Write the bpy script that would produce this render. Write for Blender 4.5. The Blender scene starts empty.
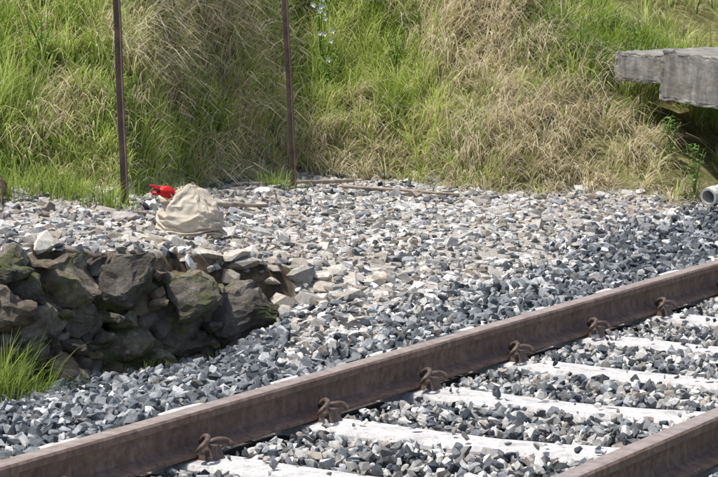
import bpy, bmesh, math, random, time
import numpy as np
from mathutils import Vector, Matrix, noise as mnoise
random.seed(7); rng=np.random.default_rng(7)
scene=bpy.context.scene
col=scene.collection

# ---------------------------------------------------------------- helpers
T=np.array([.485,.8746]); P=np.array([.8746,-.485]); O=np.array([-.99,6.857])
def TW(u,v,z=0.0):
    p=O+v*T-u*P
    return (p[0],p[1],z)
def UV(x,y):
    dx=x-O[0]; dy=y-O[1]
    return -(P[0]*dx+P[1]*dy), T[0]*dx+T[1]*dy
def sstep(a,b,x):
    t=np.clip((x-a)/(b-a),0,1); return t*t*(3-2*t)
def vnoise(x,y,seed=0):
    x=np.asarray(x,float); y=np.asarray(y,float)
    ix=np.floor(x); iy=np.floor(y); fx=x-ix; fy=y-iy
    fx=fx*fx*(3-2*fx); fy=fy*fy*(3-2*fy)
    def h(a,b):
        s=np.sin(a*127.1+b*311.7+seed*74.7)*43758.5453
        return s-np.floor(s)
    return (h(ix,iy)*(1-fx)+h(ix+1,iy)*fx)*(1-fy)+(h(ix,iy+1)*(1-fx)+h(ix+1,iy+1)*fx)*fy
def fbm(x,y,seed=0,o=3):
    s=0;a=.5
    for i in range(o):
        s=s+a*vnoise(x*2**i,y*2**i,seed+i*5); a*=.5
    return s/(1-.5**o)

WX=[-9,-2.6,-1.45,-1.0,-.47,-.2]; WY=[9.2,9.6,9.95,10.45,10.75,10.95]
BX=[-30,-1.9,-1.2,-.85,-.4,.3,.85,2.0,60]; BY=[12.4,12.6,12.8,14.3,15.9,16.0,15.25,14.8,14.8]
def bank_d(x,y):
    u,v=UV(x,y)
    d=np.minimum(y-np.interp(x,BX,BY),(u-1.25))
    return d+ (vnoise(x*1.3,y*1.3,3)-.5)*.3
def plateau(x,y):
    return .13+.22*sstep(.3,-1.7,x)
def height(x,y):
    x=np.asarray(x,float); y=np.asarray(y,float)
    u,v=UV(x,y)
    f=np.where(u>-.7, -.045-.17*sstep(.45,1.9,u), -.045-.25*sstep(-1.95,-3.0,u))
    g=plateau(x,y)
    mr=sstep(.45,1.9,u)
    wl=np.interp(x,WX,WY)
    ml=sstep(.16,.34,y-wl)
    w=sstep(-.62,.05,x)
    m=ml*(1-w)+mr*w
    m=np.where(u<.3,0,m)
    fr=f*(1-w)+(-.045)*w
    z=np.where(u>.3,fr*(1-m)+g*m,f)
    d=bank_d(x,y)
    dd=np.maximum(d,0)
    zb=.64*dd
    zb=np.where(zb>4,4+2*(1-np.exp(-(zb-4)/2)),zb)
    z=z+zb*sstep(-.05,.35,d)
    z=z+(fbm(x*3,y*3,11)-.5)*.12*sstep(0,.8,d)+(fbm(x*1.1,y*1.1,21)-.5)*.35*sstep(.2,1.5,d)
    z=z+(fbm(x*2.2,y*2.2,31)-.5)*.06*sstep(.9,1.6,u)
    return z
def hz(x,y): return float(height(x,y))

def new_mesh_obj(name,V,F,mat=None,parent=None,cols=None,smooth=False):
    me=bpy.data.meshes.new(name)
    V=np.asarray(V,dtype=np.float32); F=np.asarray(F,dtype=np.int32)
    k=F.shape[1]
    me.vertices.add(len(V)); me.vertices.foreach_set('co',V.ravel())
    me.loops.add(F.size); me.loops.foreach_set('vertex_index',F.ravel())
    me.polygons.add(len(F))
    me.polygons.foreach_set('loop_start',np.arange(0,F.size,k,dtype=np.int32))
    me.polygons.foreach_set('loop_total',np.full(len(F),k,dtype=np.int32))
    me.polygons.foreach_set('use_smooth',np.full(len(F),smooth,dtype=bool))
    me.update(calc_edges=True)
    if cols is not None:
        a=me.attributes.new('col','FLOAT_COLOR','POINT')
        c=np.ones((len(V),4),dtype=np.float32); c[:,:3]=cols
        a.data.foreach_set('color',c.ravel())
    ob=bpy.data.objects.new(name,me); col.objects.link(ob)
    if mat: me.materials.append(mat)
    if parent: ob.parent=parent
    return ob
def bm_obj(name,bm,mat,parent=None,smooth=False):
    me=bpy.data.meshes.new(name); bm.to_mesh(me); bm.free()
    for p in me.polygons: p.use_smooth=smooth
    me.materials.append(mat)
    ob=bpy.data.objects.new(name,me); col.objects.link(ob)
    if parent: ob.parent=parent
    return ob
def empty(name,loc=(0,0,0)):
    e=bpy.data.objects.new(name,None); e.location=loc; e.empty_display_size=.1; col.objects.link(e); return e

# ---------------------------------------------------------------- materials
class N:
    def __init__(s,name,simple=False):
        s.m=bpy.data.materials.new(name); s.m.use_nodes=True
        s.t=s.m.node_tree; s.n=s.t.nodes; s.l=s.t.links
        s.b=s.n['Principled BSDF']; s.o=s.n['Material Output']; s.simple=simple
        if simple:
            s.n.remove(s.b); s.b=s.n.new('ShaderNodeBsdfDiffuse'); s.l.new(s.b.outputs[0],s.o.inputs[0])
        else: s.b.inputs['Specular IOR Level'].default_value=.25
        s.geo=s.n.new('ShaderNodeNewGeometry')
    def noise(s,scale,detail=4,rough=.6,vec=None):
        x=s.n.new('ShaderNodeTexNoise'); x.inputs['Scale'].default_value=scale
        x.inputs['Detail'].default_value=detail; x.inputs['Roughness'].default_value=rough
        s.l.new(vec if vec else s.geo.outputs['Position'],x.inputs['Vector']); return x.outputs['Fac']
    def ramp(s,fac,stops):
        r=s.n.new('ShaderNodeValToRGB'); e=r.color_ramp.elements
        e[0].position=stops[0][0]; e[0].color=(*stops[0][1],1)
        e[1].position=stops[-1][0]; e[1].color=(*stops[-1][1],1)
        for p,c in stops[1:-1]:
            q=e.new(p); q.color=(*c,1)
        s.l.new(fac,r.inputs[0]); return r.outputs[0]
    def mix(s,fac,a,b,mode='MIX'):
        m=s.n.new('ShaderNodeMix'); m.data_type='RGBA'; m.blend_type=mode
        for sock,v in ((m.inputs[0],fac),(m.inputs[6],a),(m.inputs[7],b)):
            if isinstance(v,(int,float)): sock.default_value=v
            elif isinstance(v,tuple): sock.default_value=(*v,1)
            else: s.l.new(v,sock)
        return m.outputs[2]
    def attr(s,name='col'):
        a=s.n.new('ShaderNodeAttribute'); a.attribute_name=name; return a
    def color(s,c):
        s.l.new(c,s.b.inputs['Color' if s.simple else 'Base Color'])
    def bump(s,h,strength=.5,dist=.01):
        b=s.n.new('ShaderNodeBump'); b.inputs['Strength'].default_value=strength; b.inputs['Distance'].default_value=dist
        s.l.new(h,b.inputs['Height']); s.l.new(b.outputs[0],s.b.inputs['Normal'])
    def rough(s,v):
        s.b.inputs['Roughness'].default_value=v

g=N('ground_earth',True)
earth=g.ramp(g.noise(9,4,.7),[(.3,(.16,.135,.11)),(.5,(.33,.30,.255)),(.72,(.48,.45,.40))])
earth=g.mix(.55,earth,g.ramp(g.noise(90,2,.7),[(.35,(.12,.105,.09)),(.5,(.37,.345,.31)),(.65,(.56,.535,.50))]))
grs=g.ramp(g.noise(14,3,.7),[(.3,(.07,.075,.03)),(.55,(.17,.16,.065)),(.75,(.33,.28,.17))])
gap_shade=g.ramp(g.noise(30,2,.7),[(.3,(.03,.03,.032)),(.7,(.11,.105,.10))])  # shade between ballast stones, painted as near-black ground colour
wal=g.ramp(g.noise(12,4,.7),[(.3,(.035,.028,.02)),(.55,(.10,.08,.055)),(.72,(.19,.15,.11))])
at=g.attr('col'); sp=g.n.new('ShaderNodeSeparateColor'); g.l.new(at.outputs['Color'],sp.inputs[0])
g.color(g.mix(sp.outputs[2],g.mix(sp.outputs[1],g.mix(sp.outputs[0],earth,grs),gap_shade),wal)); M_ground=g.m
s=N('crushed_stone',True); a=s.attr()
n1=s.ramp(s.noise(55,3,.7),[(.3,(.68,.68,.68)),(.7,(1.25,1.25,1.22))])
s.color(s.mix(1.0,a.outputs['Color'],n1,'MULTIPLY'))
M_stone=s.m
w=N('wall_rock')
c=w.ramp(w.noise(8,6,.75),[(.28,(.055,.048,.04)),(.42,(.15,.13,.105)),(.58,(.28,.25,.21)),(.75,(.52,.49,.44))])
isl=w.ramp(w.geo.outputs['Random Per Island'],[(0,(.6,.62,.65)),(.4,(.9,.9,.9)),(.6,(1.15,1.0,.82)),(.85,(1.25,1.25,1.25)),(1,(1.8,1.8,1.8))])
c=w.mix(1.0,c,isl,'MULTIPLY')
c=w.mix(w.ramp(w.noise(4.3,5,.75),[(.50,(0,0,0)),(.60,(.75,.75,.75))]),c,w.ramp(w.noise(30,3),[(.3,(.06,.08,.018)),(.7,(.20,.23,.07))]))
w.color(c); w.rough(.9); w.bump(w.noise(26,7,.75),1.0,.035); M_wall=w.m
r=N('rusty_rail')
c=r.ramp(r.noise(35,5,.7),[(.3,(.12,.078,.058)),(.5,(.22,.148,.113)),(.72,(.34,.25,.20))])
c=r.mix(r.ramp(r.noise(3.5,4,.6),[(.4,(0,0,0)),(.7,(.6,.6,.6))]),c,(.14,.095,.075))
mp=r.n.new('ShaderNodeMapping'); mp.inputs['Scale'].default_value=(1,1,.12); r.l.new(r.geo.outputs['Position'],mp.inputs[0])
c=r.mix(r.ramp(r.noise(22,3,.6,mp.outputs[0]),[(.5,(0,0,0)),(.68,(.5,.5,.5))]),c,(.32,.235,.18))
r.color(c)
r.rough(.75); r.bump(r.noise(150,3),.25,.003); M_rust=r.m
r=N('rail_running_surface')
r.color(r.ramp(r.noise(25,5,.6),[(.3,(.28,.22,.19)),(.7,(.46,.39,.35))])); r.rough(.45); r.b.inputs['Metallic'].default_value=.3; M_top=r.m
r=N('clip_steel')
r.color(r.ramp(r.noise(60,4),[(.3,(.06,.043,.036)),(.7,(.19,.14,.115))])); r.rough(.55); r.b.inputs['Metallic'].default_value=.2; M_clip=r.m
r=N('post_rust')
r.color(r.ramp(r.noise(18,6,.7),[(.3,(.07,.055,.045)),(.55,(.15,.115,.095)),(.75,(.27,.18,.13))])); r.rough(.8); M_post=r.m
k=N('sleeper_concrete')
c=k.ramp(k.noise(9,6,.7),[(.28,(.33,.315,.305)),(.45,(.50,.49,.48)),(.7,(.66,.65,.64))])
k.color(k.mix(k.ramp(k.noise(50,5,.75),[(.38,(.6,.6,.6)),(.48,(0,0,0))]),c,(.24,.215,.19))); k.rough(.85); k.bump(k.noise(80,5,.7),.5,.005); M_slp=k.m
k=N('old_concrete')
c=k.ramp(k.noise(4,7,.75),[(.28,(.12,.115,.105)),(.5,(.25,.24,.22)),(.72,(.42,.405,.38))])
mp=k.n.new('ShaderNodeMapping'); mp.inputs['Scale'].default_value=(1,1,.15); k.l.new(k.geo.outputs['Position'],mp.inputs[0])
c=k.mix(k.ramp(k.noise(14,4,.7,mp.outputs[0]),[(.48,(0,0,0)),(.66,(.7,.7,.7))]),c,(.10,.09,.07))
k.color(k.mix(k.ramp(k.noise(3,4),[(.5,(0,0,0)),(.65,(.5,.5,.5))]),c,(.17,.155,.10))); k.rough(.9); k.bump(k.noise(60,6,.75),.4,.006); M_conc=k.m
q=N('grass_blade',True); a=q.attr(); q.color(a.outputs['Color'])
tr=q.n.new('ShaderNodeBsdfTranslucent'); q.l.new(a.outputs['Color'],tr.inputs[0])
mx=q.n.new('ShaderNodeMixShader'); mx.inputs[0].default_value=.42
q.l.new(q.b.outputs[0],mx.inputs[1]); q.l.new(tr.outputs[0],mx.inputs[2]); q.l.new(mx.outputs[0],q.o.inputs[0]); M_grass=q.m
k=N('sack_cloth')
k.color(k.mix(k.ramp(k.noise(170,2,.6),[(.35,(.3,.3,.3)),(.55,(0,0,0))]),k.ramp(k.noise(9,3,.5),[(.3,(.42,.37,.295)),(.5,(.54,.485,.395)),(.75,(.62,.57,.48))]),(.30,.25,.19))); k.rough(.95)
k.bump(k.noise(320,1,.5),.25,.002); M_sack=k.m
k=N('red_cloth'); k.color(k.ramp(k.noise(25,3),[(.3,(.38,.006,.01)),(.7,(.62,.015,.02))])); k.rough(.45); M_red=k.m
k=N('dark_cloth'); k.b.inputs['Base Color'].default_value=(.02,.015,.015,1); M_dark=k.m
k=N('weathered_wood'); k.color(k.ramp(k.noise(20,5),[(.3,(.22,.17,.12)),(.7,(.5,.43,.34))])); k.rough(.9); k.bump(k.noise(60,4),.5,.005); M_wood=k.m
k=N('stump_bark'); k.color(k.ramp(k.noise(20,5),[(.3,(.12,.09,.06)),(.7,(.36,.28,.2))])); k.rough(.9); k.bump(k.noise(40,4),.9,.02); M_bark=k.m
k=N('pipe_plastic'); k.color(k.ramp(k.noise(12,5),[(.3,(.38,.37,.34)),(.6,(.62,.62,.59))])); k.rough(.6); M_pipe=k.m
k=N('petal'); k.b.inputs['Base Color'].default_value=(.8,.8,.82,1); M_petal=k.m
ms=N('stem_green'); ms.b.inputs['Base Color'].default_value=(.12,.17,.04,1); M_stem=ms.m

# ---------------------------------------------------------------- terrain
def axis(lo,hi,step,far):
    a=list(np.arange(lo,hi+1e-6,step)); s=step; x=hi
    while x<far: s*=1.25; x+=s; a.append(x)
    s=step; x=lo; b=[]
    while x>-far: s*=1.25; x-=s; b.append(x)
    return np.array(b[::-1]+a)
ax=axis(-4.5,6,.05,400); ay=axis(4.5,20,.05,400)
X,Y=np.meshgrid(ax,ay); Z=height(X,Y)
nx,ny=len(ax),len(ay)
V=np.stack([X.ravel(),Y.ravel(),Z.ravel()],1)
i=np.arange(nx*ny).reshape(ny,nx)
F=np.stack([i[:-1,:-1],i[:-1,1:],i[1:,1:],i[1:,:-1]],-1).reshape(-1,4)
uu,vv=UV(V[:,0],V[:,1]); bd=bank_d(V[:,0],V[:,1])
gm=sstep(-.1,.25,bd); gm=np.maximum(gm,sstep(-3.2,-4.5,uu))
ws=V[:,1]-np.interp(V[:,0],WX,WY)
gap_mask=np.where((uu<.9)&(uu>-2.9),1.,0.)  # where the ground takes the painted gap shade under the ballast
gap_mask=np.maximum(gap_mask,((ws<.05)&(V[:,0]<0)&(uu<2.6)&(uu>0)).astype(float))
wm=((ws>.0)&(ws<.34)&(V[:,0]<-.3)).astype(float)
new_mesh_obj('ground',V,F,M_ground,cols=np.stack([gm,gap_mask,wm],1),smooth=True)

# ---------------------------------------------------------------- stones
def make_variants(n,flat=(.4,.8),npts=13):
    out=[]
    for a in range(n):
        bm=bmesh.new(); fl=random.uniform(*flat); wy=random.uniform(.5,.85)
        for j in range(npts):
            d=Vector((random.gauss(0,1),random.gauss(0,1),random.gauss(0,1))).normalized()
            m=max(abs(d.x),abs(d.y),abs(d.z)); d=d.lerp(d/m,.3)*random.uniform(.8,1.08)
            bm.verts.new((d.x,d.y*wy,d.z*fl))
        res=bmesh.ops.convex_hull(bm,input=bm.verts)
        bmesh.ops.delete(bm,geom=[e for e in res['geom_interior'] if isinstance(e,bmesh.types.BMVert)],context='VERTS')
        bmesh.ops.triangulate(bm,faces=bm.faces)
        bm.verts.index_update()
        out.append((np.array([v.co[:] for v in bm.verts]),np.array([[v.index for v in f.verts] for f in bm.faces])))
        bm.free()
    return out
VAR=make_variants(48)
def scatter(name,pos,size,colr,tilt=1.0,variants=VAR):
    n=len(pos); vi=rng.integers(0,len(variants),n)
    yaw=rng.uniform(0,2*np.pi,n); ta=rng.normal(0,.5,n)*tilt; tb=rng.normal(0,.5,n)*tilt
    Vs=[];Fs=[];Cs=[];off=0
    for k,(v,f) in enumerate(variants):
        idx=np.where(vi==k)[0]
        if len(idx)==0: continue
        cy,sy=np.cos(yaw[idx]),np.sin(yaw[idx]); ca,sa=np.cos(ta[idx]),np.sin(ta[idx]); cb,sb=np.cos(tb[idx]),np.sin(tb[idx])
        p=v[None]*size[idx][:,None,None]*np.ones((len(idx),1,1))
        p=p*(1+rng.uniform(-.2,.2,(len(idx),1,3)))
        x,y,z=p[...,0],p[...,1],p[...,2]
        y,z=y*ca[:,None]-z*sa[:,None],y*sa[:,None]+z*ca[:,None]
        x,z=x*cb[:,None]+z*sb[:,None],-x*sb[:,None]+z*cb[:,None]
        x,y=x*cy[:,None]-y*sy[:,None],x*sy[:,None]+y*cy[:,None]
        q=np.stack([x,y,z],-1)+pos[idx][:,None,:]
        nv=len(v)
        Vs.append(q.reshape(-1,3)); 
        Fs.append((f[None]+ (off+np.arange(len(idx))*nv)[:,None,None]).reshape(-1,3)); off+=nv*len(idx)
        Cs.append(np.repeat(colr[idx],nv,0))
    return new_mesh_obj(name,np.concatenate(Vs),np.concatenate(Fs),M_stone,cols=np.concatenate(Cs))
def palette(n,kind):
    if kind=='dark':
        base=np.array([[.065,.072,.082],[.125,.137,.15],[.215,.228,.243],[.34,.353,.362],[.54,.54,.54],[.20,.19,.175]]); pr=[.22,.28,.24,.14,.06,.06]
    elif kind=='light':
        base=np.array([[.23,.225,.215],[.37,.36,.345],[.50,.49,.47],[.64,.63,.605],[.40,.355,.305]]); pr=[.17,.26,.29,.17,.11]
    elif kind=='earthy':
        base=np.array([[.25,.22,.185],[.39,.355,.305],[.52,.485,.43],[.34,.32,.295]]); pr=[.22,.3,.28,.2]
    c=base[rng.choice(len(base),n,p=pr)]
    return c*rng.uniform(.8,1.2,(n,1))
def wall_side(x,y): return y-np.interp(x,WX,WY)
n=145000
x=rng.uniform(-3.2,4.2,n); y=rng.uniform(4.8,16.6,n)
keep=np.abs(x)<(.55+.175*y); x,y=x[keep],y[keep]
u,v=UV(x,y)
edge=.85+.45*sstep(3,8,v)+(fbm(x*2,y*2,51)-.5)*.4
front=np.where((x<-.3)&(wall_side(x,y)<.0),3.0,edge)
front=np.where((x<-.3)&(wall_side(x,y)>=0),np.minimum(front,1.0),front)
dark=(u>-2.9)&(u<front)
def sleeper_mask(u,v):
    ph=(v-.93)/.735; fr=np.abs(ph-np.round(ph))*.735
    return (fr<.125)&(u<.54)&(u>-1.97)
def rail_mask(u): return (np.abs(u)<.075)|(np.abs(u+1.435)<.075)
xd,yd,ud,vd=x[dark],y[dark],u[dark],v[dark]
sm=sleeper_mask(ud,vd); rm=rail_mask(ud)
k=~(sm&(rng.uniform(size=len(xd))>.06))&~(rm)
xd,yd,ud,vd,sm=xd[k],yd[k],ud[k],vd[k],sm[k]
inside=(ud<.0)&(ud>-1.435)
sz=np.where(inside,rng.uniform(.012,.032,len(xd)),rng.uniform(.014,.041,len(xd)))
sz=np.where(sm,sz*.7,sz)
zd=height(xd,yd)+np.where(sm,.045+sz*.4,rng.uniform(-.01,.03,len(xd)))
nr=((np.abs(ud)<.13)|(np.abs(ud+1.435)<.13))&~sm
zd=np.where(nr,-.022,zd); sz=np.where(nr,np.minimum(sz,.026),sz)
cd=palette(len(xd),'dark'); cb=palette(len(xd),'light')
ins=inside[:,None]&(rng.uniform(size=(len(xd),1))<.5)
cd=np.where(ins,cb*.95,cd)
tr_=(rng.uniform(size=len(xd))<sstep(-.35,.1,ud-front[dark][k])*.7)
cd=np.where(tr_[:,None],cb,cd)
scatter('ballast_gravel',np.stack([xd,yd,zd],1),sz,cd,1.2)
pl=(~dark)&(u>.3)&(bank_d(x,y)<.12)
pl&=~((x<-.3)&(wall_side(x,y)<.30))
pl&=(rng.uniform(size=len(x))<np.where(x<-.3,.65,.8)*(1-.6*sstep(.52,.66,fbm(x*2.3,y*2.3,64))))
xp,yp,up=x[pl],y[pl],u[pl]
szp=rng.uniform(.007,.038,len(xp))*np.where(rng.uniform(size=len(xp))<.06,1.7,1)
zp=height(xp,yp)+rng.uniform(-.010,.010,len(xp))-szp*.05
cp=palette(len(xp),'light'); ce=palette(len(xp),'earthy')
em=(rng.uniform(size=len(xp))<(.08+.4*sstep(.5,.65,fbm(xp*1.7,yp*1.7,61))+.2*(xp<-.3)))
cp=np.where(em[:,None],ce,cp)
cdk=palette(len(xp),'dark'); cp=np.where((rng.uniform(size=len(xp))<.25)[:,None],cdk,cp)
scatter('crushed_stone_gravel',np.stack([xp,yp,zp],1),szp,cp,.45)
n=22000
uo=rng.uniform(-2.9,1.0,n); vo=rng.uniform(-9,26,n)
po=O[None]+vo[:,None]*T[None]-uo[:,None]*P[None]
k=~((np.abs(po[:,0])<(.55+.175*po[:,1]))&(po[:,1]>4.8)&(po[:,1]<16.6))&~sleeper_mask(uo,vo)&~rail_mask(uo)
po=po[k]; zo=height(po[:,0],po[:,1])+.005
scatter('trackside_gravel',np.column_stack([po,zo]),rng.uniform(.025,.05,len(po)),palette(len(po),'dark'))
BIG=make_variants(14,(.35,.6),16)
bp=[];bs=[]
for _ in range(44):
    xx=random.uniform(-1.6,-.1); yy=np.interp(xx,WX,WY)+random.uniform(.22,.7)
    bp.append((xx,yy)); bs.append(random.uniform(.045,.085))
for _ in range(48):
    xx=random.uniform(-.65,.1); bp.append((xx,10.95+.45*(xx+.4)+random.uniform(-.14,.30))); bs.append(random.uniform(.04,.09))
for _ in range(30):
    xx=random.uniform(-1.9,2.0); yy=float(np.interp(xx,BX,BY))-random.uniform(.0,1.0); bp.append((xx,yy)); bs.append(random.uniform(.03,.06))
for _ in range(16):
    xx=random.uniform(-1.8,-.9); bp.append((xx,random.uniform(11.9,12.7))); bs.append(random.uniform(.05,.09))
bp=np.array(bp); bs=np.array(bs)
ok=~((np.abs(bp[:,0]+.80)<.3)&(np.abs(bp[:,1]-11.6)<.35)); bp=bp[ok]; bs=bs[ok]
bz=height(bp[:,0],bp[:,1])
scatter('loose_rocks',np.column_stack([bp,bz+bs*.05]),bs,palette(len(bp),'earthy'),.35,BIG)

# ---------------------------------------------------------------- rough stone wall
def chunk(bm,c,dim,rz,seed,cuts=5,amp=.03):
    b2=bmesh.new()
    for j in range(18):
        d=Vector((random.gauss(0,1),random.gauss(0,1),random.gauss(0,1))).normalized()
        m=max(abs(d.x),abs(d.y),abs(d.z)); d=d.lerp(d/m,.75)*random.uniform(.85,1.03)
        b2.verts.new((d.x*dim[0]/2,d.y*dim[1]/2,d.z*dim[2]/2))
    res=bmesh.ops.convex_hull(b2,input=b2.verts)
    bmesh.ops.delete(b2,geom=[e for e in res['geom_interior'] if isinstance(e,bmesh.types.BMVert)],context='VERTS')
    bmesh.ops.subdivide_edges(b2,edges=b2.edges[:],cuts=cuts,use_grid_fill=True)
    bmesh.ops.triangulate(b2,faces=b2.faces)
    bmesh.ops.smooth_vert(b2,verts=b2.verts,factor=.5,use_axis_x=True,use_axis_y=True,use_axis_z=True)
    R=Matrix.Rotation(rz,3,'Z')@Matrix.Rotation(random.uniform(-.25,.25),3,'Y')@Matrix.Rotation(random.uniform(-.2,.2),3,'X')
    for vt in b2.verts:
        q=vt.co.copy(); o=Vector((seed*3.1,seed*1.7,seed))
        q+=Vector((mnoise.fractal(q*9+o,.7,2.1,4),mnoise.fractal(q*9+o+Vector((7,0,0)),.7,2.1,4),mnoise.fractal(q*9+o+Vector((0,9,0)),.7,2.1,4)))*amp
        vt.co=R@q+Vector(c)
    me=bpy.data.meshes.new('t'); b2.to_mesh(me); b2.free(); bm.from_mesh(me); bpy.data.meshes.remove(me)
bm=bmesh.new(); sd=1
seg=np.linspace(-2.5,-.25,200); sy=np.interp(seg,WX,WY)
L=np.concatenate([[0],np.cumsum(np.hypot(np.diff(seg),np.diff(sy)))])
def wtop(xx): return float(np.interp(xx,[-3,-1.4,-1.1,-.85,-.55,-.2],[.37,.33,.28,.24,.14,-.02]))
placed=[]
def face_chunk(mid,zc,w_,h_,dep,off,cuts=4):
    global sd
    xx=float(np.interp(mid,L,seg)); yy=float(np.interp(mid,L,sy))
    x2=float(np.interp(mid+.08,L,seg)); y2=float(np.interp(mid+.08,L,sy)); x1=float(np.interp(mid-.08,L,seg)); y1=float(np.interp(mid-.08,L,sy))
    rz=math.atan2(y2-y1,x2-x1+1e-6)
    nx_,ny_=-math.sin(rz),math.cos(rz)
    chunk(bm,(xx+nx_*off,yy+ny_*off,zc),(w_,dep,h_),rz+random.uniform(-.3,.3),sd,cuts,.026 if w_>.15 else .015); sd+=1
tries=0
while len(placed)<120 and tries<6000:
    tries+=1
    mid=random.uniform(0,L[-1]); xx=float(np.interp(mid,L,seg)); zt=wtop(xx)
    big=len(placed)<34
    w_=random.uniform(.18,.34) if big else random.uniform(.06,.18); h_=w_*random.uniform(.5,.85)
    zc=random.uniform(-.26,zt-h_*.35)
    if zc+h_*.5>zt+.04: continue
    if any(abs(mid-a)<(w_+b)*.41 and abs(zc-c_)<(h_+d_)*.41 for a,b,c_,d_ in placed): continue
    placed.append((mid,w_,zc,h_))
    face_chunk(mid,zc,w_*1.15,h_*1.18,.22,.06+(zc+.2)*.13+random.uniform(-.03,.04),5)
for a in np.arange(.05,L[-1],.08):
    xx=float(np.interp(a,L,seg)); zt=wtop(xx)
    for zc in np.arange(-.25,zt,.08):
        face_chunk(a+random.uniform(-.03,.03),zc+random.uniform(-.03,.03),random.uniform(.11,.18),random.uniform(.09,.15),.14,.095+(zc+.2)*.13+random.uniform(-.02,.02),2)
bm_obj('stone_retaining_wall',bm,M_wall,smooth=False)

# ---------------------------------------------------------------- track
track=empty('railway_track')
def rail(name,u0):
    prof=[(-.065,0),(.065,0),(.065,.010),(.03,.020),(.012,.030),(.0085,.045),(.0085,.085),(.014,.100),(.034,.108),(.035,.130),(.030,.138),(.020,.1405),
          (-.020,.1405),(-.030,.138),(-.035,.130),(-.034,.108),(-.014,.100),(-.0085,.085),(-.0085,.045),(-.012,.030),(-.03,.020),(-.065,.010)]
    vs=np.arange(-14,45,1.0); bm=bmesh.new(); rings=[]
    for v_ in vs:
        rings.append([bm.verts.new(TW(u0+a,v_,z*.94+.004)) for a,z in prof])
    n=len(prof)
    for a in range(len(rings)-1):
        for b in range(n):
            f=bm.faces.new((rings[a][b],rings[a][(b+1)%n],rings[a+1][(b+1)%n],rings[a+1][b]))
            f.material_index=1 if b in (10,11,12) else 0
    bm.faces.new(rings[0]); bm.faces.new(rings[-1])
    bmesh.ops.recalc_face_normals(bm,faces=bm.faces)
    me=bpy.data.meshes.new(name); bm.to_mesh(me); bm.free(); me.materials.append(M_rust); me.materials.append(M_top)
    ob=bpy.data.objects.new(name,me); col.objects.link(ob); ob.parent=track
rail('far_rail',0.0); rail('near_rail',-1.435)
bm=bmesh.new()
us=np.linspace(-1.95,.52,60)
svs=[.93+.735*j for j in range(-14,40)]
for j,v0 in enumerate(svs):
    rings=[]
    for q,u_ in enumerate(us):
        mid=math.exp(-((u_+.7175)/.45)**2)
        zt=-.002-.016*mid; wt=.100-.012*mid
        jz=random.uniform(-.0015,.0015)
        e=.012 if q in (0,len(us)-1) else 0
        pr=[(-wt-.03,-.2),(-wt-.004,zt-.018),(-wt+.008,zt-.003-e),(0,zt+jz-e),(wt-.008,zt-.003-e),(wt+.004,zt-.018),(wt+.03,-.2)]
        chip=.02*max(0,mnoise.noise(Vector((u_*11,j*3.3,4)))-.2)
        n1_=mnoise.noise(Vector((u_*9,j*3.3,0)))*.007+chip; n2_=mnoise.noise(Vector((u_*9,j*3.3,9)))*.007
        rings.append([bm.verts.new(TW(u_,v0+a+(n1_ if a<0 else n2_)+random.uniform(-.0015,.0015),z+random.uniform(-.001,.001))) for a,z in pr])
    for a in range(len(rings)-1):
        for b in range(7):
            bm.faces.new((rings[a][b],rings[a][(b+1)%7],rings[a+1][(b+1)%7],rings[a+1][b]))
    bm.faces.new(rings[0]); bm.faces.new(rings[-1])
bmesh.ops.recalc_face_normals(bm,faces=bm.faces)
bm_obj('concrete_sleepers',bm,M_slp,track)
def tube(bm,pts,r,seg=8):
    pts=[Vector(p) for p in pts]; rings=[]
    P2=[]
    for i_ in range(len(pts)-1):
        p0=pts[max(i_-1,0)];p1=pts[i_];p2=pts[i_+1];p3=pts[min(i_+2,len(pts)-1)]
        for t in (0,.25,.5,.75):
            P2.append(.5*((2*p1)+(-p0+p2)*t+(2*p0-5*p1+4*p2-p3)*t*t+(-p0+3*p1-3*p2+p3)*t**3))
    P2.append(pts[-1])
    for i_,p in enumerate(P2):
        d=(P2[min(i_+1,len(P2)-1)]-P2[max(i_-1,0)]).normalized()
        a=d.cross(Vector((.13,.21,.97))).normalized(); b=d.cross(a)
        rings.append([bm.verts.new(p+a*r*math.cos(t)+b*r*math.sin(t)) for t in [2*math.pi*k/seg for k in range(seg)]])
    for a in range(len(rings)-1):
        for b in range(seg):
            f=bm.faces.new((rings[a][b],rings[a][(b+1)%seg],rings[a+1][(b+1)%seg],rings[a+1][b])); f.smooth=True
    bm.faces.new(rings[0]); bm.faces.new(rings[-1])
bm=bmesh.new()
clip=[(-5.0,6.2,2.4),(0,6.2,2.4),(4.5,6.2,2.4),(8.0,6.6,3.0),(9.4,8.0,4.6),(7.4,8.8,6.2),(3.5,7.0,7.0),(.5,4.0,6.4),(-1.5,1.6,4.2),(-3.5,2.2,3.5),(-6.0,4.2,4.4),(-8.6,6.2,4.0),(-9.4,7.6,2.4)]
for v0 in svs[6:34]:
    for u0 in (0,-1.435):
        for sgn in (-1,1):
            jj=random.uniform(-.008,.008); sk_=random.uniform(-.12,.12)
            def loc(a,b,z): return TW(u0+sgn*(b/100+.035),v0+jj+(a+sk_*b)/100*sgn,z/100)
            tube(bm,[loc(a,b,z) for a,b,z in clip],.0088)
            bx=[loc(a,b,z) for a,b,z in [(-3.4,3.3,-.5),(3.4,3.3,-.5),(3.4,8.8,-.5),(-3.4,8.8,-.5),(-2.4,4.6,3.7),(2.4,4.6,3.7),(2.4,7.4,3.7),(-2.4,7.4,3.7)]]
            q=[bm.verts.new(b) for b in bx]
            for f in [(0,1,2,3),(4,5,6,7),(0,1,5,4),(1,2,6,5),(2,3,7,6),(3,0,4,7)]: bm.faces.new([q[k_] for k_ in f])
bmesh.ops.recalc_face_normals(bm,faces=bm.faces)
me=bpy.data.meshes.new('rail_clips'); bm.to_mesh(me); bm.free(); me.materials.append(M_clip)
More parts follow.
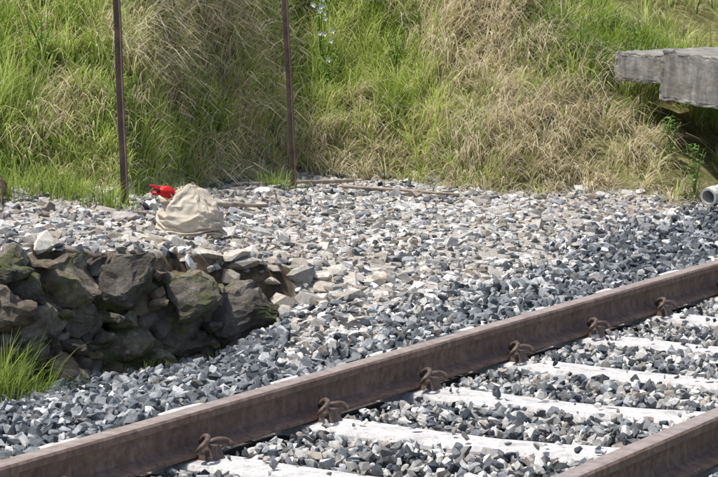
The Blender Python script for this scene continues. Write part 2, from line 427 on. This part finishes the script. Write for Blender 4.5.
ob=bpy.data.objects.new('rail_clips',me); col.objects.link(ob); ob.parent=track

# ---------------------------------------------------------------- fence posts
def post(x,y,h,leanx,leany,rot):
    bm=bmesh.new(); w=.032;t=.006
    prof=[(0,0),(w,0),(w,t),(t,t),(t,w),(0,w)]
    rings=[]
    for k_ in range(12):
        z=-.25+k_*(h+.25)/11
        jx=random.uniform(-.002,.002)
        rr=[]
        for a,b in prof:
            a2=a*math.cos(rot)-b*math.sin(rot); b2=a*math.sin(rot)+b*math.cos(rot)
            rr.append(bm.verts.new((x+a2+leanx*z/h+jx,y+b2+leany*z/h,hz(x,y)+z)))
        rings.append(rr)
    for a in range(11):
        for b in range(6): bm.faces.new((rings[a][b],rings[a][(b+1)%6],rings[a+1][(b+1)%6],rings[a+1][b]))
    bm.faces.new(rings[0]); bm.faces.new(rings[-1])
    bmesh.ops.recalc_face_normals(bm,faces=bm.faces)
    bm_obj('iron_fence_post',bm,M_post)
post(-1.150,12.5,2.2,-.075,0,math.radians(200))
post(-.370,14.75,2.3,-.10,0,math.radians(195))

# ---------------------------------------------------------------- concrete culvert
slab=empty('concrete_culvert')
def cblock(name,c,dim,rz,seed,ry=0):
    bm=bmesh.new(); bmesh.ops.create_cube(bm,size=1)
    bmesh.ops.subdivide_edges(bm,edges=bm.edges[:],cuts=50,use_grid_fill=True)
    D=Vector(dim)/2; R_=.008
    for vt in bm.verts:
        q=Vector((vt.co.x*dim[0],vt.co.y*dim[1],vt.co.z*dim[2]))
        inner=Vector([max(-(D[k_]-R_),min(D[k_]-R_,q[k_])) for k_ in range(3)])
        dv=q-inner
        if dv.length>1e-6: q=inner+dv.normalized()*min(dv.length,R_)
        o=Vector((seed*2.1,seed,3))
        ne=sum(1 for k_ in range(3) if abs(abs(q[k_])-D[k_])<.02)
        a_=.003 if ne<2 else .012
        q+=Vector((mnoise.fractal(q*14+o,.8,2,4),mnoise.fractal(q*14+o+Vector((5,0,0)),.8,2,4),mnoise.fractal(q*14+o+Vector((0,7,0)),.8,2,4)))*a_
        vt.co=q
    bmesh.ops.rotate(bm,verts=bm.verts,cent=(0,0,0),matrix=Matrix.Rotation(rz,3,'Z')@Matrix.Rotation(ry,3,'Y'))
    bmesh.ops.translate(bm,verts=bm.verts,vec=c)
    bm_obj(name,bm,M_conc,slab,smooth=False)
cblock('deck_slab',(2.07,16.05,.870),(.36,1.1,.18),math.radians(-38),1,math.radians(3))
cblock('headwall_beam',(2.52,15.62,.795),(.80,1.1,.31),math.radians(-45),5,math.radians(6))
cblock('abutment',(2.85,15.95,.20),(.8,.6,.70),math.radians(-45),9)

def ring(bm,c,d,r,seg=20):
    d=Vector(d).normalized(); a=d.cross(Vector((0,.1,1))).normalized(); b=d.cross(a)
    return [bm.verts.new(Vector(c)+a*r*math.cos(t)+b*r*math.sin(t)) for t in [2*math.pi*k_/seg for k_ in range(seg)]]
# open-ended pipe lying out of the bank
bm=bmesh.new()
px,py=2.03,14.62; pz=hz(2.03,14.62)+.13
ax_=Vector((.62,.75,.16)).normalized(); e0=Vector((px,py,pz))
rs=[ring(bm,e0+ax_*t,ax_,r_) for t,r_ in [(.9,.045),(.07,.045),(.065,.053),(0,.053),(0,.040),(.30,.038)]]
for a in range(len(rs)-1):
    for b in range(20): bm.faces.new((rs[a][b],rs[a][(b+1)%20],rs[a+1][(b+1)%20],rs[a+1][b]))
bm.faces.new(rs[-1])
bmesh.ops.recalc_face_normals(bm,faces=bm.faces)
bm_obj('drain_pipe',bm,M_pipe,smooth=False)

def pole(name,p0,p1,r):
    bm=bmesh.new(); n=14; rings=[]
    p0=Vector(p0);p1=Vector(p1); d=(p1-p0)
    for k_ in range(n+1):
        t=k_/n; c=p0+d*t+Vector((mnoise.noise(Vector((t*3,1,r*100))),mnoise.noise(Vector((t*3,5,2))),0))*.04
        rings.append(ring(bm,c,d,r*(1-.25*t)*(1+.2*mnoise.noise(Vector((t*9,3,1)))),9))
    for a in range(n):
        for b in range(9): bm.faces.new((rings[a][b],rings[a][(b+1)%9],rings[a+1][(b+1)%9],rings[a+1][b]))
    bm.faces.new(rings[0]); bm.faces.new(rings[-1]); bmesh.ops.recalc_face_normals(bm,faces=bm.faces)
    bm_obj(name,bm,M_wood,smooth=True)
pole('fallen_branch',(-.70,14.3,hz(-.70,14.3)+.025),(-.05,15.5,hz(-.05,15.5)+.03),.015)
pole('fallen_branch',(-.75,12.9,hz(-.75,12.9)+.04),(-.50,13.3,hz(-.5,13.3)+.04),.014)
pole('fallen_branch',(-.10,15.2,hz(-.1,15.2)+.03),(.6,15.1,hz(.6,15.1)+.02),.011)
bm=bmesh.new(); chunk(bm,(-1.79,12.15,hz(-1.8,12.15)+.1),(.18,.16,.34),.3,77,amp=.05)
bm_obj('tree_stump',bm,M_bark)
bm=bmesh.new(); chunk(bm,(1.22,15.75,hz(1.22,15.75)+.03),(.16,.12,.10),.3,78); bm_obj('bank_rock',bm,M_wall)

# ---------------------------------------------------------------- sack (cloth settled over its contents)
SX,SY=-.785,11.66; BZ=hz(SX,SY)
sack=empty('cloth_sack',(SX,SY,BZ))
K=6.0
def sim_sack():
    cb_=bmesh.new(); bmesh.ops.create_icosphere(cb_,subdivisions=4,radius=1)
    for vt in cb_.verts:
        d=vt.co.normalized(); p=3.2
        q=d/((abs(d.x)**p+abs(d.y)**p+abs(d.z)**p)**(1/p))
        tp=1-.25*max(0,q.z+.2)
        q=Vector((q.x*.128*tp+.012*q.z,q.y*.092*tp,q.z*.098+.100))
        q+=d*.022*mnoise.fractal(d*2.0+Vector((3,1,5)),.8,2,3)
        q.z+=.035*max(0,1-((q.x-.02)/.06)**2)*(q.z>.12)
        q.z=max(q.z,.004)
        vt.co=q*K
    me=bpy.data.meshes.new('c'); cb_.to_mesh(me); cb_.free()
    oc=bpy.data.objects.new('c',me); col.objects.link(oc); oc.modifiers.new('col','COLLISION'); oc.collision.thickness_outer=.02; oc.collision.cloth_friction=25
    fm=bpy.data.meshes.new('f'); fm.from_pydata([(-6,-6,0),(6,-6,0),(6,6,0),(-6,6,0)],[],[(0,1,2,3)])
    of=bpy.data.objects.new('f',fm); col.objects.link(of); of.modifiers.new('col','COLLISION'); of.collision.thickness_outer=.02; of.collision.cloth_friction=40
    nT,nS=120,54; V=[]
    for a in range(nS):
        s_=a/(nS-1)
        zz=np.interp(s_,[0,.72,.88,1],[.012,.31,.35,.36]); rr=np.interp(s_,[0,.1,.72,.88,1],[1.0,1.02,.95,.62,.03])
        for b in range(nT):
            t=2*math.pi*b/nT; ct,st=math.cos(t),math.sin(t)
            wv=1+.02*math.sin(t*7+s_*4)+.015*math.sin(t*4-s_*6)
            V.append((K*(math.copysign(abs(ct)**.7,ct)*.168*rr*wv),K*(math.copysign(abs(st)**.7,st)*.130*rr*wv),K*zz))
    i=np.arange(nT*nS).reshape(nS,nT); F=np.stack([i[:-1],np.roll(i[:-1],-1,1),np.roll(i[1:],-1,1),i[1:]],-1).reshape(-1,4)
    ob=new_mesh_obj('s',np.array(V),F,smooth=True)
    cm=ob.modifiers.new('cl','CLOTH'); st_=cm.settings
    st_.quality=5; st_.mass=.3; st_.tension_stiffness=25; st_.compression_stiffness=25; st_.shear_stiffness=8; st_.bending_stiffness=.5; st_.air_damping=2
    st_.tension_damping=8; st_.compression_damping=8; st_.shear_damping=8
    cs=cm.collision_settings; cs.distance_min=.02; cs.collision_quality=2; cs.use_self_collision=True; cs.self_distance_min=.015
    cm.point_cache.frame_start=1; cm.point_cache.frame_end=60
    scene.frame_start=1; scene.frame_end=60
    for f in range(1,44): scene.frame_set(f)
    dg=bpy.context.evaluated_depsgraph_get(); ev=ob.evaluated_get(dg)
    co=np.empty(len(ev.data.vertices)*3,np.float32); ev.data.vertices.foreach_get('co',co); co=co.reshape(-1,3)/K
    for o in (ob,oc,of): bpy.data.objects.remove(o,do_unlink=True)
    scene.frame_set(1)
    return co,F
co,F=sim_sack()
co=co.copy(); co[:,2]-=.012
sb=new_mesh_obj('sack_body',co,F,M_sack,sack,smooth=True)
m_=sb.modifiers.new('sub','SUBSURF'); m_.levels=1; m_.render_levels=1
nT2=90; Vv=[]
prof2=[(-.02,.03),(.02,.034),(.045,.038),(.06,.044),(.064,.047),(.060,.043),(.04,.032),(.02,.025)]
axd=Vector((-.8,-.25,.5)).normalized(); a1=axd.cross(Vector((0,0,1))).normalized(); a2=axd.cross(a1)
base=Vector((-.060,-.02,.145))
for L_,R_ in prof2:
    for k_ in range(nT2):
        t=2*math.pi*k_/nT2
        w=1+.16*math.sin(t*5+L_*20)+.09*math.sin(t*11+1)
        p=base+axd*(L_*(1+.25*math.sin(t*3+1)))+a1*R_*w*math.cos(t)*1.15+a2*R_*w*math.sin(t)*.8
        Vv.append(p[:])
i=np.arange(len(Vv)).reshape(len(prof2),nT2); F=np.stack([i[:-1],np.roll(i[:-1],-1,1),np.roll(i[1:],-1,1),i[1:]],-1).reshape(-1,4)
new_mesh_obj('sack_mouth',np.array(Vv),F,M_sack,sack,smooth=True)
bm=bmesh.new()
def lobe(bm,c,dim,ry,rz,seed,amp=.2,taper=.45):
    r=bmesh.ops.create_icosphere(bm,subdivisions=4,radius=1)
    R=Matrix.Rotation(rz,3,'Z')@Matrix.Rotation(ry,3,'Y')
    for vt in r['verts']:
        d=vt.co.copy()
        q=d*(1+amp*mnoise.fractal(d*1.5+Vector((seed,seed*2,0)),.8,2.2,3)+.06*math.sin(d.y*9+d.x*6+seed))
        tp=1-taper*max(0,-d.x)
        q=Vector((q.x*dim[0],q.y*dim[1]*tp,q.z*dim[2]*tp)); vt.co=R@q+Vector(c)
lobe(bm,(-.108,-.05,.206),(.045,.028,.027),math.radians(14),.1,1,.22,.3)
lobe(bm,(-.148,-.055,.225),(.033,.015,.011),math.radians(24),.1,4,.2)
lobe(bm,(-.146,-.065,.202),(.028,.015,.011),math.radians(4),-.1,7,.2)
bm_obj('red_cloth_bundle',bm,M_red,sack,smooth=True)
bm=bmesh.new(); lobe(bm,(-.140,-.078,.212),(.008,.007,.013),.3,0,3,.2); 
bm_obj('dark_knot',bm,M_dark,sack,smooth=True)

# ---------------------------------------------------------------- grass
def blades(name,root,L,W,ang,bend,cols,segs=5,parent=None):
    n=len(root); s_=np.linspace(0,1,segs)
    d=np.stack([np.cos(ang),np.sin(ang)],1); side=np.stack([-np.sin(ang),np.cos(ang)],1)
    tw=rng.uniform(-.9,.9,n); sd2=side*np.cos(tw)[:,None]+d*np.sin(tw)[:,None]
    Vs=np.zeros((n,segs*2,3),np.float32)
    for k_,t in enumerate(s_):
        hor=bend*t**1.7; ver=np.sqrt(np.clip(1-(bend*.9)**2*t,0.03,1))*t - .35*bend*t**3
        c=root+np.concatenate([d*(hor*L)[:,None],(ver*L)[:,None]],1)
        w=W*(1-.92*t**1.6)*.5
        Vs[:,2*k_]=c; Vs[:,2*k_+1]=c
        Vs[:,2*k_,:2]-=sd2*w[:,None]; Vs[:,2*k_+1,:2]+=sd2*w[:,None]
    f=np.array([[2*k_,2*k_+1,2*k_+3,2*k_+2] for k_ in range(segs-1)])
    F=(f[None]+(np.arange(n)*segs*2)[:,None,None]).reshape(-1,4)
    return new_mesh_obj(name,Vs.reshape(-1,3),F,M_grass,parent,cols=np.repeat(cols,segs*2,0),smooth=True)
def strawmask(x,d):
    m=np.zeros_like(x)
    for cx,cd,rx,rd,a in [(1.35,.40,.75,.50,1.1),(.80,1.4,.40,.6,1.05),(-.95,1.2,.40,.5,.7),(-.15,.20,.55,.25,.75),(-1.4,1.9,.3,.3,.5),(2.1,1.0,.2,.4,.3),(-.8,.1,.3,.15,.6)]:
        m=np.maximum(m,a*np.exp(-((x-cx)/rx)**2-((d-cd)/rd)**2))
    return m
def grass(name,nt,x0,x1,d0,d1,per):
    tx=rng.uniform(x0,x1,nt); td=d0+(d1-d0)*rng.uniform(size=nt)
    ty=np.interp(tx,BX,BY)+td
    u,v=UV(tx,ty); bdd=bank_d(tx,ty); ok=(u>1.35)&(bdd>.02+.14*rng.uniform(size=nt))
    ok&=~((tx>1.85)&(tx<3.2)&(ty>15.1)&(ty<16.4)&(rng.uniform(size=nt)<.9))
    dens=fbm(tx*1.6,ty*1.6,71); ok&=(dens+rng.uniform(-.2,.2,nt)>.25)
    tx,ty,td,bdd=tx[ok],ty[ok],td[ok],bdd[ok]; nt=len(tx)
    tang=rng.uniform(0,2*np.pi,nt); tl=rng.uniform(.45,1.3,nt)*(.6+.85*fbm(tx*1.5,ty*1.5,81))*(.5+.5*sstep(0,.45,bdd)); tg=rng.uniform(size=nt)
    ti=np.repeat(np.arange(nt),per); n=len(ti)
    r=np.abs(rng.normal(0,.05,n)); a=rng.uniform(0,2*np.pi,n)
    x=tx[ti]+r*np.cos(a); y=ty[ti]+r*np.sin(a)
    z=height(x,y)-.01
    d=td[ti]
    sm=strawmask(tx[ti],d)+(fbm(x*4,y*4,91)-.5)*.6
    straw=(rng.uniform(size=n)<np.clip(sm*1.15+.10+.5*sstep(.62,.74,fbm(x*2.1,y*2.1,97)),0,.95))
    L=rng.uniform(.11,.30,n)*tl[ti]; L=np.where(straw&(sm>.4),L*1.2,L)
    dx=np.cos(a)*.7+np.cos(tang[ti])*.6+np.where(straw,.6,.1); dy=np.sin(a)*.7+np.sin(tang[ti])*.6-.45
    ang=np.arctan2(dy,dx)+rng.normal(0,.3,n)
    bend=np.clip(rng.normal(.58,.22,n)+np.where(straw,.28,0),.05,1.05)
    W=rng.uniform(.004,.010,n)
    g1=np.array([.10,.175,.03]);g2=np.array([.36,.47,.09]);g3=np.array([.66,.71,.28])
    t=np.clip(tg[ti]*.65+rng.uniform(-.05,.5,n)+(fbm(x*2,y*2,95)-.5)*1.3,0,1)[:,None]
    c=np.where(t<.5,g1+(g2-g1)*t*2,g2+(g3-g2)*(t-.5)*2)
    sc=np.array([.66,.56,.35])+ (np.array([.90,.84,.64])-np.array([.66,.56,.35]))*rng.uniform(size=(n,1))
    sc=sc*rng.uniform(.6,1.03,(n,1))
    c=np.where(straw[:,None],sc,c)
    blades(name,np.stack([x,y,z],1),L,W,ang,bend,c)
grass('bank_grass',2700,-2.9,3.2,-.1,2.6,46)
grass('hillside_grass',2600,-8,8,2.2,7.0,15)
def clump(name,cx,cy,n,spread,L0,L1):
    r=np.abs(rng.normal(0,spread,n)); a=rng.uniform(0,6.283,n)
    x=cx+r*np.cos(a); y=cy+r*np.sin(a); z=np.minimum(height(x,y),height(x*0+cx,y*0+cy)+.03)-.01
    t=rng.uniform(size=(n,1)); c=np.array([.12,.20,.03])*(1-t)+np.array([.42,.50,.13])*t
    blades(name,np.stack([x,y,z],1),rng.uniform(L0,L1,n),rng.uniform(.003,.007,n),a+rng.normal(0,.4,n),np.clip(rng.normal(.5,.2,n),.1,1),c)
for (cx,cy,n,sp_,l0,l1) in [(-1.42,9.78,380,.07,.12,.38),(-1.30,9.98,160,.06,.05,.18),(-1.75,9.6,300,.12,.1,.3),(-1.22,12.35,160,.1,.06,.2),(-1.45,12.5,300,.15,.08,.25),(-1.75,12.4,300,.15,.1,.3),(-.95,13.2,140,.12,.06,.16),(-.5,14.6,160,.12,.06,.18),(-1.0,14.0,160,.15,.06,.2),(-.90,10.50,70,.05,.04,.12),(-1.15,10.22,60,.05,.04,.1),(-.6,10.66,50,.05,.03,.09)]:
    clump('grass_tuft',cx,cy,n,sp_,l0,l1)
def weed(cx,d_,hgt,nl,flowers):
    cy=float(np.interp(cx,BX,BY))+d_; bz=hz(cx,cy)
    e=empty('flowering_weed' if flowers else 'leafy_weed',(cx,cy,bz))
    V=[];F=[];C=[]
    bm2=bmesh.new()
    for k_ in range(nl):
        t=random.random(); h=hgt*(.1+.9*t); a=random.uniform(0,6.28); r=random.uniform(.02,.10)*(1.1-t*.6)
        c=Vector((r*math.cos(a),r*math.sin(a),h)); l=random.uniform(.02,.045); w=l*.45
        dr=Vector((math.cos(a),math.sin(a),random.uniform(-.5,.4))).normalized(); s2=dr.cross(Vector((random.uniform(-.3,.3),0,1))).normalized()
        q=[c-dr*l*.5,c+s2*w*.5,c+dr*l*.6,c-s2*w*.5]; b=len(V); V+= [v_[:] for v_ in q]; F.append([b,b+1,b+2,b+3])
        g_=random.uniform(.6,1.3); C+=[(.22*g_,.38*g_,.09*g_)]*4
    new_mesh_obj('leaves',np.array(V),np.array(F),M_grass,e,cols=np.array(C))
    for k_ in range(6):
        a=random.uniform(0,6.28); tube(bm2,[(0,0,0),(.02*math.cos(a),.02*math.sin(a),hgt*.5),(.07*math.cos(a),.07*math.sin(a),hgt*random.uniform(.8,1))],.0025,5)
    bm_obj('stems',bm2,M_stem,e)
    if flowers:
        V=[];F=[]
        for k_ in range(flowers):
            a=random.uniform(0,6.28); r=random.uniform(0,.07); c=Vector((r*math.cos(a),r*math.sin(a)-.05,hgt*random.uniform(.6,1.08)))
            for m in range(5):
                aa=m*1.2566; p=.013
                b=len(V); V+=[c[:],(c+Vector((p*math.cos(aa-.45),-.004,p*math.sin(aa-.45))))[:],(c+Vector((p*1.4*math.cos(aa),-.006,p*1.4*math.sin(aa))))[:],(c+Vector((p*math.cos(aa+.45),-.004,p*math.sin(aa+.45))))[:]]
                F.append([b,b+1,b+2,b+3])
        new_mesh_obj('flowers',np.array(V),np.array(F),M_petal,e)
weed(-.25,1.0,.62,220,14)
weed(-.20,.8,.4,140,5)
for cx,d_ in [(-1.7,.9),(-.5,1.3),(.25,1.0),(1.9,.5),(.1,1.7),(-1.25,.5),(2.0,.2),(-1.9,.3),(1.75,1.2),(2.3,.3),(-1.3,1.5)]:
    weed(cx,d_,random.uniform(.25,.4),130,0)

# ---------------------------------------------------------------- light, sky, camera
sd_=Vector((-.36,-.12,.92)).normalized()
el=math.asin(sd_.z); az=math.atan2(sd_.x,sd_.y)
sl=bpy.data.lights.new('sun','SUN'); sl.energy=4.9; sl.angle=math.radians(3); sl.color=(1,.965,.91)
so=bpy.data.objects.new('sun',sl); col.objects.link(so); so.rotation_euler=sd_.to_track_quat('Z','Y').to_euler()
wd=bpy.data.worlds.new('World'); scene.world=wd; wd.use_nodes=True
sk=wd.node_tree.nodes.new('ShaderNodeTexSky'); sk.sky_type='NISHITA'; sk.sun_disc=False; sk.sun_elevation=el; sk.sun_rotation=az; sk.dust_density=3
bg=wd.node_tree.nodes['Background']; bg.inputs[1].default_value=.15; wd.node_tree.links.new(sk.outputs[0],bg.inputs[0])
cd_=bpy.data.cameras.new('camera'); cam=bpy.data.objects.new('camera',cd_); col.objects.link(cam)
cd_.sensor_width=36; cd_.lens=36*2525/718; cd_.clip_end=2000; cd_.clip_start=.1
cam.location=(0,0,1.5); cam.rotation_euler=(math.radians(90-6.17),0,0)
scene.camera=cam
scene.view_settings.view_transform='Standard'; scene.view_settings.look='None'; scene.view_settings.exposure=0
